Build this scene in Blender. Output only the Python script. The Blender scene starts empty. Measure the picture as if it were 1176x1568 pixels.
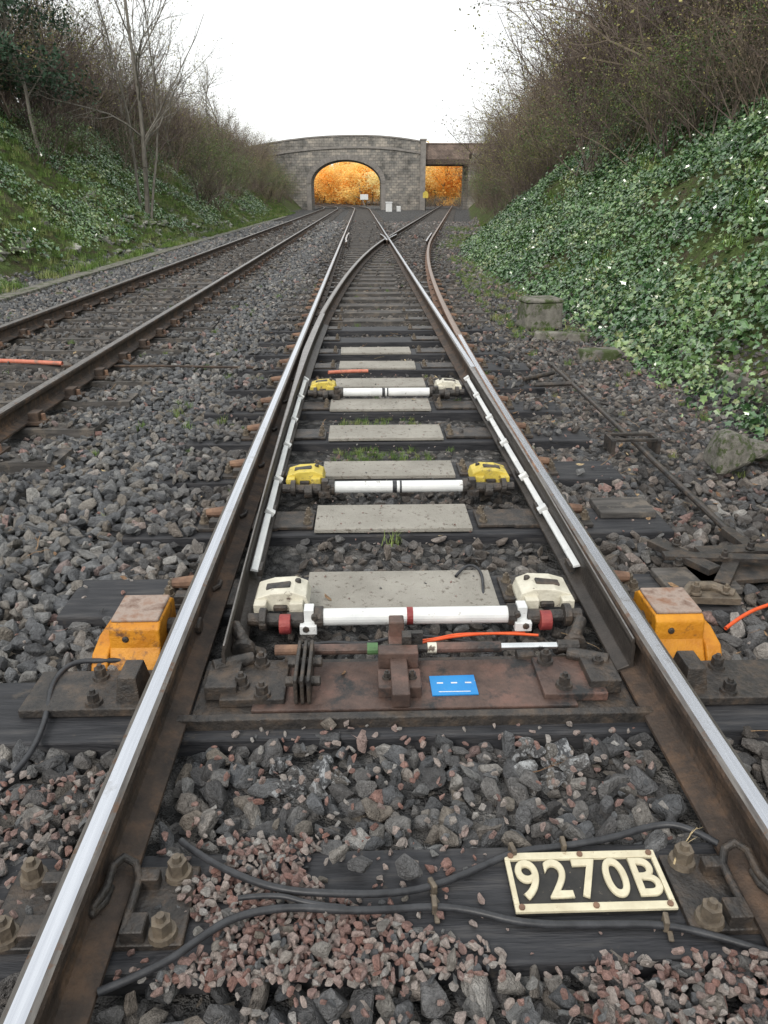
import bpy, bmesh, math, numpy as np
from mathutils import Vector, Matrix, Euler
rng=np.random.default_rng(7)
scene=bpy.context.scene
R=math.radians
# ------------------------------------------------------------------ materials
def base_mat(name):
    m=bpy.data.materials.new(name); m.use_nodes=True
    nt=m.node_tree; b=nt.nodes['Principled BSDF']
    return m,nt,b
def ramp(nt,cols):
    r=nt.nodes.new('ShaderNodeValToRGB'); cr=r.color_ramp
    n=len(cols)
    for i,c in enumerate(cols):
        if len(c)==2: pos,c=c
        else: pos=i/(n-1)
        if i<2: e=cr.elements[i]; e.position=pos
        else: e=cr.elements.new(pos)
        e.color=(c[0],c[1],c[2],1)
    return r
def noise(nt,vec,scale,detail=4,rough=.65):
    n=nt.nodes.new('ShaderNodeTexNoise'); n.inputs['Scale'].default_value=scale
    n.inputs['Detail'].default_value=detail; n.inputs['Roughness'].default_value=rough
    nt.links.new(vec,n.inputs['Vector']); return n
def mixc(nt,fac,a,b,mode='MIX'):
    m=nt.nodes.new('ShaderNodeMix'); m.data_type='RGBA'; m.blend_type=mode
    def setv(s,v):
        if hasattr(v,'is_output'): nt.links.new(v,s)
        elif isinstance(v,(int,float)): s.default_value=v
        else: s.default_value=(v[0],v[1],v[2],1)
    setv(m.inputs[0],fac); setv(m.inputs[6],a); setv(m.inputs[7],b)
    return m.outputs[2]
def coords(nt,stretch=(1,1,1)):
    tc=nt.nodes.new('ShaderNodeTexCoord'); mp=nt.nodes.new('ShaderNodeMapping')
    mp.inputs['Scale'].default_value=stretch
    nt.links.new(tc.outputs['Object'],mp.inputs['Vector']); return mp.outputs[0]
def bump(nt,b,h,strength,dist=.01):
    bp=nt.nodes.new('ShaderNodeBump'); bp.inputs['Strength'].default_value=strength
    bp.inputs['Distance'].default_value=dist
    nt.links.new(h,bp.inputs['Height']); nt.links.new(bp.outputs[0],b.inputs['Normal'])
def mat(name,cols,scale=6,rough=.8,metal=0,bs=.3,bscale=60,stretch=(1,1,1),dirt=None,dscale=9,dthr=.55,spec=.4,dw=.08):
    m,nt,b=base_mat(name); v=coords(nt,stretch)
    n=noise(nt,v,scale); r=ramp(nt,[((.3+.4*i/(len(cols)-1)),c) for i,c in enumerate(cols)])
    nt.links.new(n.outputs['Fac'],r.inputs[0]); col=r.outputs[0]
    if dirt:
        v2=coords(nt); n2=noise(nt,v2,dscale,6,.72)
        r2=ramp(nt,[(dthr,(0,0,0)),(dthr+dw,(1,1,1))]); nt.links.new(n2.outputs['Fac'],r2.inputs[0])
        col=mixc(nt,r2.outputs[0],col,dirt)
    nt.links.new(col,b.inputs['Base Color'])
    b.inputs['Roughness'].default_value=rough; b.inputs['Metallic'].default_value=metal
    b.inputs['Specular IOR Level'].default_value=spec
    n3=noise(nt,v,bscale,3); bump(nt,b,n3.outputs['Fac'],bs)
    return m
def rand_mat(name,cols,rough=.8,nscale=3,namt=.5,spec=.3,bs=.3,bscale=8,transl=0,moss=None):
    m,nt,b=base_mat(name)
    oi=nt.nodes.new('ShaderNodeObjectInfo'); r=ramp(nt,cols); nt.links.new(oi.outputs['Random'],r.inputs[0])
    v=coords(nt); n=noise(nt,v,nscale,3)
    r2=ramp(nt,[(.3,(1-namt,)*3),(.7,(1+namt,)*3)]); nt.links.new(n.outputs['Fac'],r2.inputs[0])
    c=mixc(nt,1.0,r.outputs[0],r2.outputs[0],'MULTIPLY')
    if moss:
        g=nt.nodes.new('ShaderNodeNewGeometry'); n5=noise(nt,g.outputs['Position'],5,5,.7); r5=ramp(nt,[(.46,(0,0,0)),(.56,(1,1,1))]); nt.links.new(n5.outputs['Fac'],r5.inputs[0]); c=mixc(nt,r5.outputs[0],c,moss)
    nt.links.new(c,b.inputs['Base Color'])
    b.inputs['Roughness'].default_value=rough; b.inputs['Specular IOR Level'].default_value=spec
    if bs: 
        n3=noise(nt,v,bscale,3); bump(nt,b,n3.outputs['Fac'],bs,.05)
    if transl:
        t=nt.nodes.new('ShaderNodeBsdfTranslucent'); nt.links.new(c,t.inputs[0]); mx=nt.nodes.new('ShaderNodeMixShader'); mx.inputs[0].default_value=transl
        nt.links.new(b.outputs[0],mx.inputs[1]); nt.links.new(t.outputs[0],mx.inputs[2]); nt.links.new(mx.outputs[0],nt.nodes['Material Output'].inputs[0])
    return m
def stone_mat():
    m,nt,b=base_mat('crushed_stone')
    oi=nt.nodes.new('ShaderNodeObjectInfo')
    g=ramp(nt,[(0,(.105,.11,.118)),(.35,(.175,.183,.195)),(.7,(.265,.268,.268)),(.88,(.25,.22,.185)),(1,(.45,.445,.43))])
    p=ramp(nt,[(0,(.4,.21,.17)),(.35,(.5,.32,.28)),(.7,(.6,.5,.45)),(1,(.5,.48,.46))])
    br=ramp(nt,[(0,(.08,.07,.062)),(.5,(.145,.122,.105)),(1,(.25,.21,.185))])
    for q in (g,p,br): nt.links.new(oi.outputs['Random'],q.inputs[0])
    def at(nm):
        a=nt.nodes.new('ShaderNodeAttribute'); a.attribute_type='INSTANCER'; a.attribute_name=nm; return a.outputs['Fac']
    c=mixc(nt,at('brown'),g.outputs[0],br.outputs[0]); c=mixc(nt,at('tint'),c,p.outputs[0])
    v=coords(nt); n=noise(nt,v,3.5,4,.75)
    r2=ramp(nt,[(.3,(.55,.55,.55)),(.7,(1.35,1.35,1.35))]); nt.links.new(n.outputs['Fac'],r2.inputs[0])
    c=mixc(nt,1.0,c,r2.outputs[0],'MULTIPLY')
    r3=ramp(nt,[(.5,(0,0,0)),(.58,(1,1,1))]); nt.links.new(n.outputs['Fac'],r3.inputs[0])
    mm=nt.nodes.new('ShaderNodeMath'); mm.operation='MULTIPLY'; nt.links.new(r3.outputs[0],mm.inputs[0]); nt.links.new(at('paint'),mm.inputs[1])
    c=mixc(nt,mm.outputs[0],c,(.62,.64,.66))
    nt.links.new(c,b.inputs['Base Color']); b.inputs['Roughness'].default_value=.66
    b.inputs['Specular IOR Level'].default_value=.4
    n3=noise(nt,v,9,3,.7); bump(nt,b,n3.outputs['Fac'],.7,.08)
    return m
M={}
M['stone']=stone_mat()
M['railtop']=mat('polished_rail_steel',[(.5,.52,.57),(.68,.7,.75)],scale=5,rough=.24,metal=1,bs=.03,stretch=(14,.25,1),bscale=20,dirt=(.4,.39,.39),dscale=10,dthr=.58,dw=.2)
M['shoulder']=mat('rail_shoulder_steel',[(.1,.09,.085),(.24,.225,.21)],scale=12,rough=.45,metal=.5,bs=.1,stretch=(6,.6,3),bscale=20,dirt=(.16,.1,.07),dscale=12,dthr=.56)
M['railside']=mat('weathered_rail_side',[(.03,.024,.021),(.06,.044,.035),(.115,.074,.05)],scale=11,rough=.72,bs=.6,bscale=50,dirt=(.14,.085,.052),dscale=5,dthr=.54,dw=.15)
M['rust']=mat('rusty_steel',[(.1,.06,.045),(.19,.115,.08),(.28,.17,.11)],scale=12,rough=.8,bs=.4)
M['railrust']=mat('rusty_rail_top',[(.24,.18,.15),(.34,.27,.23)],scale=20,rough=.5,bs=.2,metal=.3)
M['blade']=mat('dull_blade_steel',[(.038,.034,.032),(.08,.068,.06)],scale=10,rough=.5,metal=.2,bs=.4,dirt=(.2,.17,.15),dscale=16,dthr=.63,dw=.12)
M['bladetop']=mat('dull_blade_top',[(.2,.19,.185),(.32,.3,.29)],scale=18,rough=.4,metal=.6,bs=.2,dirt=(.62,.64,.66),dscale=20,dthr=.62)
M['dark']=mat('dark_oily_steel',[(.018,.018,.019),(.046,.04,.036),(.095,.07,.052)],scale=16,rough=.5,bs=.6,bscale=60,spec=.5,dirt=(.13,.09,.065),dscale=14,dthr=.61,dw=.12)
M['brownplate']=mat('greasy_brown_plate',[(.055,.038,.034),(.105,.068,.056),(.18,.1,.08)],scale=8,rough=.5,bs=.4,dirt=(.028,.028,.029),dscale=7,dthr=.52,dw=.12)
M['bolt']=mat('worn_bolt_steel',[(.1,.085,.07),(.22,.18,.135)],scale=30,rough=.6,metal=.3,bs=.4)
M['timber']=mat('creosoted_timber',[(.016,.017,.02),(.033,.034,.039),(.066,.064,.065)],scale=5,rough=.65,bs=.5,bscale=14,stretch=(.7,7,5),dirt=(.085,.072,.06),dscale=10,dthr=.61,dw=.12)
M['timberfar']=mat('weathered_timber',[(.04,.038,.037),(.08,.075,.071),(.13,.12,.112)],scale=5,rough=.85,bs=.5,bscale=14,stretch=(.7,7,5),dirt=(.15,.13,.11),dscale=6,dthr=.52)
M['board']=mat('gritty_walkway_board',[(.27,.255,.225),(.4,.38,.34)],scale=3,rough=.95,bs=.8,bscale=130,dirt=(.13,.11,.09),dscale=34,dthr=.57,dw=.1)
M['white']=mat('white_paint_chipped',[(.62,.64,.65),(.8,.81,.8)],scale=8,rough=.5,bs=.15,dirt=(.17,.13,.1),dscale=26,dthr=.61)
M['cream']=mat('cream_paint_cast',[(.52,.49,.4),(.74,.71,.6)],scale=10,rough=.5,bs=.4,dirt=(.12,.09,.07),dscale=22,dthr=.59)
M['plate']=mat('cream_enamel_plate',[(.55,.49,.35),(.72,.67,.5)],scale=14,rough=.45,bs=.2,dirt=(.28,.16,.08),dscale=34,dthr=.62)
M['yellow']=mat('yellow_paint_cast',[(.5,.38,.06),(.72,.58,.12)],scale=10,rough=.55,bs=.4,dirt=(.2,.15,.08),dscale=20,dthr=.54,dw=.12)
M['orange']=mat('orange_yellow_paint',[(.46,.17,.012),(.66,.29,.02)],scale=9,rough=.5,bs=.4,dirt=(.14,.065,.03),dscale=13,dthr=.54,dw=.12)
M['rusttop']=mat('rust_worn_top',[(.14,.075,.05),(.34,.27,.23),(.24,.12,.07)],scale=14,rough=.65,bs=.3)
M['red']=mat('faded_red_paint',[(.2,.03,.035),(.34,.07,.06)],scale=20,rough=.5)
M['green']=mat('green_paint',[(.05,.12,.05),(.1,.2,.08)],scale=20,rough=.5)
M['blue']=mat('blue_label_vinyl',[(.01,.2,.55),(.02,.28,.66)],scale=8,rough=.3,bs=.05,dirt=(.35,.45,.5),dscale=14,dthr=.63)
M['chrome']=mat('bright_rod_steel',[(.6,.62,.63),(.75,.76,.77)],scale=20,rough=.2,metal=1,bs=.05)
M['rubber']=mat('black_cable_rubber',[(.02,.021,.024),(.05,.052,.058)],scale=25,rough=.4,bs=.1)
M['orangecable']=mat('orange_cable_sheath',[(.7,.08,.02),(.8,.14,.04)],scale=25,rough=.45,bs=.05)
M['faded']=mat('faded_orange_pipe',[(.5,.14,.09),(.62,.24,.16)],scale=25,rough=.6,bs=.05,dirt=(.3,.17,.13),dthr=.52)
M['blackpaint']=mat('black_paint',[(.015,.015,.015),(.035,.033,.03)],scale=25,rough=.5,bs=.1,dirt=(.3,.25,.19),dscale=60,dthr=.64)
M['concrete']=mat('mossy_concrete',[(.09,.09,.075),(.17,.16,.14),(.25,.24,.21)],scale=9,rough=.9,bs=.8,bscale=30,dirt=(.06,.08,.03),dscale=6,dthr=.5)
M['bark']=mat('bark',[(.07,.06,.05),(.16,.14,.12)],scale=10,rough=.9,bs=.5,stretch=(1,1,.2))
M['palebark']=mat('pale_bark',[(.13,.12,.1),(.26,.24,.21)],scale=10,rough=.9,bs=.5,stretch=(1,1,.3))
M['twig']=rand_mat('twig_brown',[(0,(.095,.072,.064)),(.5,(.155,.122,.108)),(1,(.19,.155,.11))],namt=.25,bs=0)
M['budleaf']=rand_mat('olive_bud_leaf',[(0,(.15,.16,.05)),(.5,(.24,.24,.08)),(1,(.33,.29,.11))],rough=.6,bs=0)
M['brownleaf']=rand_mat('brown_leaf',[(0,(.15,.11,.085)),(1,(.24,.18,.13))],rough=.7,bs=0)
M['litter']=rand_mat('dead_leaf',[(0,(.14,.08,.045)),(.6,(.28,.18,.1)),(1,(.42,.34,.2))],rough=.7,bs=0)
M['greenleaf']=rand_mat('green_leaf',[(0,(.05,.1,.03)),(1,(.13,.19,.055))],rough=.45,bs=0)
M['ivy']=rand_mat('ivy_leaf',[(0,(.035,.085,.032)),(.4,(.07,.15,.055)),(.75,(.12,.21,.075)),(.92,(.17,.26,.1)),(1,(.26,.3,.13))],rough=.22,nscale=9,namt=.65,spec=1.0,bs=0)
M['pine']=rand_mat('pine_needles',[(0,(.025,.055,.032)),(1,(.04,.08,.042))],rough=.6,bs=0)
M['sunleaf']=rand_mat('sun_painted_leaf',[(0,(.95,.56,.14)),(.5,(.99,.74,.28)),(1,(1,.9,.52))],rough=.7,bs=0,namt=.25,nscale=.6,transl=.5)  # warm low-sun glow painted into the leaf colour
M['grass']=rand_mat('grass_blade',[(0,(.08,.15,.03)),(.6,(.15,.24,.05)),(1,(.28,.3,.12))],rough=.6,bs=0)
M['rock']=rand_mat('limestone',[(0,(.13,.125,.11)),(.6,(.22,.215,.19)),(1,(.36,.35,.325))],rough=.9,nscale=2.5,namt=.6,bs=.8,bscale=5,moss=(.08,.12,.035))
def masonry(name,c1,c2,mort,sx=1.5,bw=.42,bh=.24):
    m,nt,b=base_mat(name)
    g=nt.nodes.new('ShaderNodeNewGeometry'); s=nt.nodes.new('ShaderNodeSeparateXYZ'); c=nt.nodes.new('ShaderNodeCombineXYZ')
    nt.links.new(g.outputs['Position'],s.inputs[0])
    ad=nt.nodes.new('ShaderNodeMath'); ad.operation='ADD'; nt.links.new(s.outputs[0],ad.inputs[0]); nt.links.new(s.outputs[1],ad.inputs[1])
    nt.links.new(ad.outputs[0],c.inputs[0]); nt.links.new(s.outputs[2],c.inputs[1])
    br=nt.nodes.new('ShaderNodeTexBrick'); br.inputs['Scale'].default_value=1; br.inputs['Brick Width'].default_value=bw; br.inputs['Row Height'].default_value=bh
    br.inputs['Mortar Size'].default_value=.02; br.inputs['Color1'].default_value=(*c1,1); br.inputs['Color2'].default_value=(*c2,1); br.inputs['Mortar'].default_value=(*mort,1)
    nt.links.new(c.outputs[0],br.inputs['Vector'])
    n=noise(nt,g.outputs['Position'],.55,7,.78); r=ramp(nt,[(.34,(.3,.3,.29)),(.5,(.9,.88,.85)),(.66,(1.5,1.42,1.3))]); nt.links.new(n.outputs['Fac'],r.inputs[0])
    nt.links.new(mixc(nt,1.0,br.outputs['Color'],r.outputs[0],'MULTIPLY'),b.inputs['Base Color'])
    b.inputs['Roughness'].default_value=.95
    bump(nt,b,br.outputs['Fac'],-.6,.05); return m
M['masonry']=masonry('bridge_stone',(.2,.2,.195),(.33,.31,.285),(.13,.125,.12),bw=.5,bh=.27)
M['brickw']=masonry('parapet_brick',(.22,.16,.14),(.29,.22,.19),(.16,.14,.13),bw=.3,bh=.12)
M['voussoir']=mat('voussoir_stone',[(.17,.16,.15),(.29,.27,.25)],scale=2,rough=.95)
def terrain_mat():
    m,nt,b=base_mat('ground_ballast_and_soil')
    g=nt.nodes.new('ShaderNodeNewGeometry'); P=g.outputs['Position']
    vo=nt.nodes.new('ShaderNodeTexVoronoi'); vo.inputs['Scale'].default_value=17; nt.links.new(P,vo.inputs['Vector'])
    sp=nt.nodes.new('ShaderNodeSeparateColor'); nt.links.new(vo.outputs['Color'],sp.inputs[0])
    r=ramp(nt,[(0,(.09,.09,.092)),(.5,(.17,.17,.172)),(.85,(.25,.24,.23)),(1,(.35,.34,.33))]); nt.links.new(sp.outputs[0],r.inputs[0])
    d=ramp(nt,[(0,(1,1,1)),(.6,(.4,.4,.4))]); nt.links.new(vo.outputs['Distance'],d.inputs[0])
    gc=mixc(nt,1.0,r.outputs[0],d.outputs[0],'MULTIPLY')
    n=noise(nt,P,2.6,6,.78); sr=ramp(nt,[(.3,(.05,.042,.028)),(.42,(.1,.085,.055)),(.49,(.08,.1,.035)),(.57,(.1,.145,.045)),(.72,(.16,.22,.07))]); nt.links.new(n.outputs['Fac'],sr.inputs[0])
    s=nt.nodes.new('ShaderNodeSeparateXYZ'); nt.links.new(P,s.inputs[0])
    n2=noise(nt,P,2.5,3); ma=nt.nodes.new('ShaderNodeMath'); ma.operation='MULTIPLY_ADD'; nt.links.new(n2.outputs['Fac'],ma.inputs[0]); ma.inputs[1].default_value=.5; nt.links.new(s.outputs[2],ma.inputs[2])
    rr=ramp(nt,[(.27,(0,0,0)),(.36,(1,1,1))]); nt.links.new(ma.outputs[0],rr.inputs[0])
    nt.links.new(mixc(nt,rr.outputs[0],gc,sr.outputs[0]),b.inputs['Base Color'])
    b.inputs['Roughness'].default_value=.95; b.inputs['Specular IOR Level'].default_value=.15
    n4=noise(nt,P,14,4,.7); bump(nt,b,n4.outputs['Fac'],1,.12); return m
M['ground']=terrain_mat()
# ------------------------------------------------------------------ mesh builder
class MB:
    def __init__(s): s.v=[];s.f=[];s.m=[]
    def add(s,vs,fs,mat=0):
        o=len(s.v); s.v+=[tuple(v) for v in vs]; s.f+=[tuple(i+o for i in f) for f in fs]
        s.m+= mat if isinstance(mat,list) else [mat]*len(fs)
    def box(s,c,sz,mat=0,rz=0,rx=0,ry=0,taper=1.0):
        M_=Matrix.Translation(c)@Euler((rx,ry,rz)).to_matrix().to_4x4()
        vs=[]
        for z in(-.5,.5):
            t=taper if z>0 else 1
            for x,y in((-.5,-.5),(.5,-.5),(.5,.5),(-.5,.5)):
                vs.append(M_@Vector((x*sz[0]*t,y*sz[1]*t,z*sz[2])))
        s.add(vs,[(3,2,1,0),(4,5,6,7),(0,1,5,4),(1,2,6,5),(2,3,7,6),(3,0,4,7)],mat)
    def cyl(s,p0,p1,r0,r1=None,n=12,mat=0):
        if r1 is None:r1=r0
        p0=Vector(p0);p1=Vector(p1);d=(p1-p0).normalized()
        a=d.orthogonal().normalized();b=d.cross(a)
        vs=[];
        for p,r in((p0,r0),(p1,r1)):
            for i in range(n):
                t=2*math.pi*i/n; vs.append(p+a*math.cos(t)*r+b*math.sin(t)*r)
        fs=[(i,(i+1)%n,n+(i+1)%n,n+i) for i in range(n)]+[tuple(range(n-1,-1,-1)),tuple(range(n,2*n))]
        s.add(vs,fs,mat)
    def tube(s,pts,r,n=8,mat=0):
        pts=[Vector(p) for p in pts]; vs=[];fs=[]
        prev=None
        for i,p in enumerate(pts):
            d=(pts[min(i+1,len(pts)-1)]-pts[max(i-1,0)]).normalized()
            a=d.orthogonal().normalized() if prev is None else (prev-d*prev.dot(d)).normalized()
            prev=a;b=d.cross(a)
            for k in range(n):
                t=2*math.pi*k/n; vs.append(p+(a*math.cos(t)+b*math.sin(t))*r)
        for i in range(len(pts)-1):
            for k in range(n): fs.append((i*n+k,i*n+(k+1)%n,(i+1)*n+(k+1)%n,(i+1)*n+k))
        fs.append(tuple(range(n-1,-1,-1))); o=(len(pts)-1)*n; fs.append(tuple(range(o,o+n)))
        s.add(vs,fs,mat)
    def extr(s,poly,vec,mat=0):
        n=len(poly); vec=Vector(vec); poly=[Vector(p) for p in poly]
        vs=poly+[p+vec for p in poly]
        fs=[(i,(i+1)%n,n+(i+1)%n,n+i) for i in range(n)]+[tuple(range(n-1,-1,-1)),tuple(range(n,2*n))]
        s.add(vs,fs,mat)
    def bolt(s,x,y,z,mat=0,k=1.0):
        a=rng.uniform(0,3)
        s.cyl((x,y,z),(x,y,z+.012*k),.03*k,.028*k,14,mat)
        d=Vector((x,y,z+.012*k)); vs=[]
        for zz in(0,.03*k):
            for i in range(6): vs.append(d+Vector((math.cos(a+i*math.pi/3)*.021*k,math.sin(a+i*math.pi/3)*.021*k,zz)))
        s.add(vs,[(i,(i+1)%6,6+(i+1)%6,6+i) for i in range(6)]+[(6,7,8,9,10,11)],mat)
        s.cyl((x,y,z+.04*k),(x,y,z+.056*k),.011*k,.009*k,8,mat)
    def build(s,name,mats,parent=None,bevel=0,smooth=False,seg=2):
        me=bpy.data.meshes.new(name); me.from_pydata(s.v,[],s.f)
        for m in mats: me.materials.append(M[m])
        me.polygons.foreach_set('material_index',s.m)
        bm=bmesh.new(); bm.from_mesh(me); bmesh.ops.recalc_face_normals(bm,faces=bm.faces); bm.to_mesh(me); bm.free()
        if smooth: me.polygons.foreach_set('use_smooth',[True]*len(me.polygons))
        ob=bpy.data.objects.new(name,me); scene.collection.objects.link(ob)
        if bevel:
            b=ob.modifiers.new('b','BEVEL'); b.width=bevel; b.segments=seg; b.limit_method='ANGLE'; b.angle_limit=R(40)
        if parent: ob.parent=parent
        return ob
def empty(name):
    e=bpy.data.objects.new(name,None); scene.collection.objects.link(e); return e
def sweep(mb,rings,mats):
    n=len(rings[0]); vs=[p for r in rings for p in r]; fs=[];ms=[]
    for i in range(len(rings)-1):
        for k in range(n):
            fs.append((i*n+k,i*n+(k+1)%n,(i+1)*n+(k+1)%n,(i+1)*n+k)); ms.append(mats[k])
    fs.append(tuple(range(n))); ms.append(0); o=(len(rings)-1)*n; fs.append(tuple(range(o+n-1,o-1,-1))); ms.append(0)
    mb.add(vs,fs,ms)
# ------------------------------------------------------------------ layout functions
def curveL(Y): return -np.maximum(np.asarray(Y,float)-80,0)**2/440
def off(Y):
    Y=np.asarray(Y,float)
    return np.where(Y<2,0,np.where(Y<26.5,(np.maximum(Y,2)-2)**2/400,1.5+.1225*(Y-26.5)))
def toeR(Y):
    Y=np.asarray(Y,float); return 2.75+np.maximum(Y-20,0)*.13
def toeL(Y): return -6.3+curveL(Y)
def wob(X,Y): return .5*np.sin(X*1.3+Y*.7)+.3*np.sin(X*2.9-Y*1.9+1)+.2*np.sin(X*5.1+Y*4.3+2)+.25*np.sin(Y*.31+X*.2)
def H(X,Y):
    X=np.asarray(X,float);Y=np.asarray(Y,float)
    far=np.clip((Y-96)/30,0,1)
    dr=np.maximum(X-toeR(Y),0); dl=np.maximum(toeL(Y)-X,0)
    zr=np.where(dr<6.2,.86*dr,5.33+.12*(np.minimum(dr,20)-6.2))*(1-.8*far)
    zl=np.where(dl<4.6,.82*dl,3.77+.25*(np.minimum(dl,16)-4.6))*(1-.8*far)
    w=wob(X,Y)
    return -.065+zr+zl+.012*w+.2*w*np.clip(dr/1.5,0,1)+.26*w*np.clip(dl/1.5,0,1)
def axis(segs):
    out=[]
    for a,b,s in segs: out+=list(np.arange(a,b,s))
    return np.array(out+[segs[-1][1]])
xs=axis([(-900,-100,80),(-100,-26,8),(-26,-13,1),(-13,13,.25),(13,30,1),(30,100,8),(100,901,80)])
ys=axis([(-40,-4,3),(-4,45,.3),(45,130,1),(130,260,6),(260,1800,90)])
gx,gy=np.meshgrid(xs,ys); gz=H(gx,gy)
vv=np.stack([gx.ravel(),gy.ravel(),gz.ravel()],1); nx=len(xs);ny=len(ys)
ii=(np.arange(ny-1)[:,None]*nx+np.arange(nx-1)[None,:]).ravel()
ff=np.stack([ii,ii+1,ii+nx+1,ii+nx],1)
me=bpy.data.meshes.new('ground'); me.from_pydata(vv.tolist(),[],ff.tolist()); me.materials.append(M['ground'])
me.polygons.foreach_set('use_smooth',[True]*len(me.polygons))
ob=bpy.data.objects.new('ground',me); scene.collection.objects.link(ob)
# ------------------------------------------------------------------ rails
PROF=[(-.07,.016),(.07,.016),(.07,.027),(.014,.046),(.009,.062),(.009,.12),(.031,.132),(.034,.154),(.030,.165),(.018,.171),(-.018,.171),(-.030,.165),(-.034,.154),(-.031,.132),(-.009,.12),(-.009,.062),(-.014,.046),(-.07,.027)]
PM=[0]*18; PM[9]=1; PM[8]=2; PM[10]=2
RM=['railside','railtop','shoulder']
def rail(mb,fx,Ys,pm=PM):
    rings=[]
    for i,Y in enumerate(Ys):
        x=float(fx(Y)); dx=(float(fx(Y+.05))-float(fx(Y-.05)))/.1; l=math.hypot(1,dx); nxv=1/l; nyv=-dx/l
        rings.append([(x+u*nxv,Y+u*nyv,z) for u,z in PROF])
    sweep(mb,rings,pm)
def yr(a,b):
    o=[];y=a
    while y<b: o.append(y); y+= .5 if y<30 else 2
    return o+[b]
def frange(a,b,s): return list(np.arange(a,b,s))+[b]
turn=empty('railway_turnout')
mb=MB(); rail(mb,lambda Y:-.7525+curveL(Y),yr(-1.5,160)); mb.build('stock_rail_straight',RM,turn)
mb=MB(); rail(mb,lambda Y:.7525+off(Y),yr(-1.5,3.5)); mb.build('stock_rail_curved',RM,turn)
mb=MB(); rail(mb,lambda Y:.7525+off(Y),yr(3.5,7.5)); mb.build('stock_rail_curved_rusty',['rust','railtop','rust'],turn)
mb=MB(); rail(mb,lambda Y:.7525+off(Y),yr(7.5,120)); mb.build('diverging_rail_outer',['rust','railrust','railrust'],turn)
def blade(mb,side,Ys,openf,gf,topmats):
    rings=[]
    for Y in Ys:
        o=float(off(Y)); w=min(.068,max(.014,o+.012)); g=gf(Y)+openf(Y)
        t=min(1,max(0,(Y-2)/1.6)); zt=.150+.021*t
        s=-side
        wl=.010 if w>.03 else .006
        c=g-s*max(w/2,.012)
        fo=c-s*min(.07,w)
        fi=g+s*.035 if w<.068 else c+s*.07
        P=[(fo,.018),(fi,.018),(fi,.03),(c+s*wl*1.5,.048),(c+s*wl,.062),(c+s*wl,.118),(g-s*.002,.13),(g,zt-.012),(g-s*.004,zt-.003),(g-s*w*.3,zt),(g-s*w*.7,zt),(g-s*(w-.003),zt-.003),(g-s*w,zt-.012),(g-s*(w-.002),.13),(c-s*wl,.118),(c-s*wl,.062),(c-s*wl*1.5,.048),(fo,.03)]
        rings.append([(x,Y,z) for x,z in P])
    sweep(mb,rings,topmats)
BPM=[0]*18
for k in(8,9,10): BPM[k]=1
opn=lambda Y: .125*max(0,1-(Y-2)/9)**1.6
mb=MB(); blade(mb,-1,frange(2.0,9,.25),opn,lambda Y:-.7175+float(off(Y)),BPM); mb.build('switch_blade_open',['blade','bladetop'],turn,bevel=.002,seg=1)
mb=MB(); blade(mb,1,frange(2.0,6,.25),lambda Y:0,lambda Y:.7175-.012*max(0,1-(Y-2)/2),BPM); mb.build('switch_blade_closed',['blade','bladetop'],turn,bevel=.002,seg=1)
mb=MB(); rail(mb,lambda Y:.7525+curveL(Y),yr(6.001,160)); mb.build('closure_rail_straight',RM,turn)
mb=MB(); rail(mb,lambda Y:-.7525+off(Y),yr(9.001,25.2)+[25.6]); rail(mb,lambda Y:-.7525+off(Y),yr(27.2,120)); mb.build('closure_rail_curved',['railside','bladetop','shoulder'],turn)
mb=MB()
mb.extr([(.71,25.6,.02),(.80,25.6,.02),(.86,28.6,.02),(.70,28.6,.02)],(0,0,.148),0)
rail(mb,lambda Y:.66-.012*(Y-25) if Y<27 else .636-.05*(Y-27),frange(24.6,28.6,.5)); rail(mb,lambda Y:.86+.14*(Y-26.5),frange(25.4,28.4,.5))
rail(mb,lambda Y:-.635-(.0 if 24.5<Y<28.5 else -.03),frange(23.5,29.5,.5)); rail(mb,lambda Y:.632+float(off(Y)),frange(24,29.5,.5))
mb.build('crossing_and_check_rails',RM,turn)
mb=MB()
for side in(-1,1):
    segs=[(2.62,3.18),(3.22,3.62),(3.7,4.2),(4.26,4.75),(4.8,5.35),(5.4,5.9)]
    for a,b in segs:
        def gx_(Y): return (-.7175+float(off(Y))+opn(Y)) if side<0 else .7175
        s=-side
        P=[];
        for Y in(a,b):
            g=gx_(Y); P.append([(g+s*.006,Y,.1),(g+s*.031,Y,.092),(g+s*.031,Y,.082),(g-s*.002,Y,.088)])
        sweep(mb,P,[0]*4)
        mb.box((gx_(b)+s*.022,b+.03,.092),(.045,.035,.025),0,ry=s*.6); mb.box((gx_(a)+s*.035,a+.04,.075),(.02,.07,.03),1)
mb.build('painted_blade_strips',['white','dark'],turn,bevel=.002)
lt=empty('railway_track')
mb=MB(); rail(mb,lambda Y:-2.515+curveL(Y),yr(-1.5,160)); rail(mb,lambda Y:-4.02+curveL(Y),yr(-1.5,160)); mb.build('rails',['railside','bladetop','shoulder'],lt)
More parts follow.
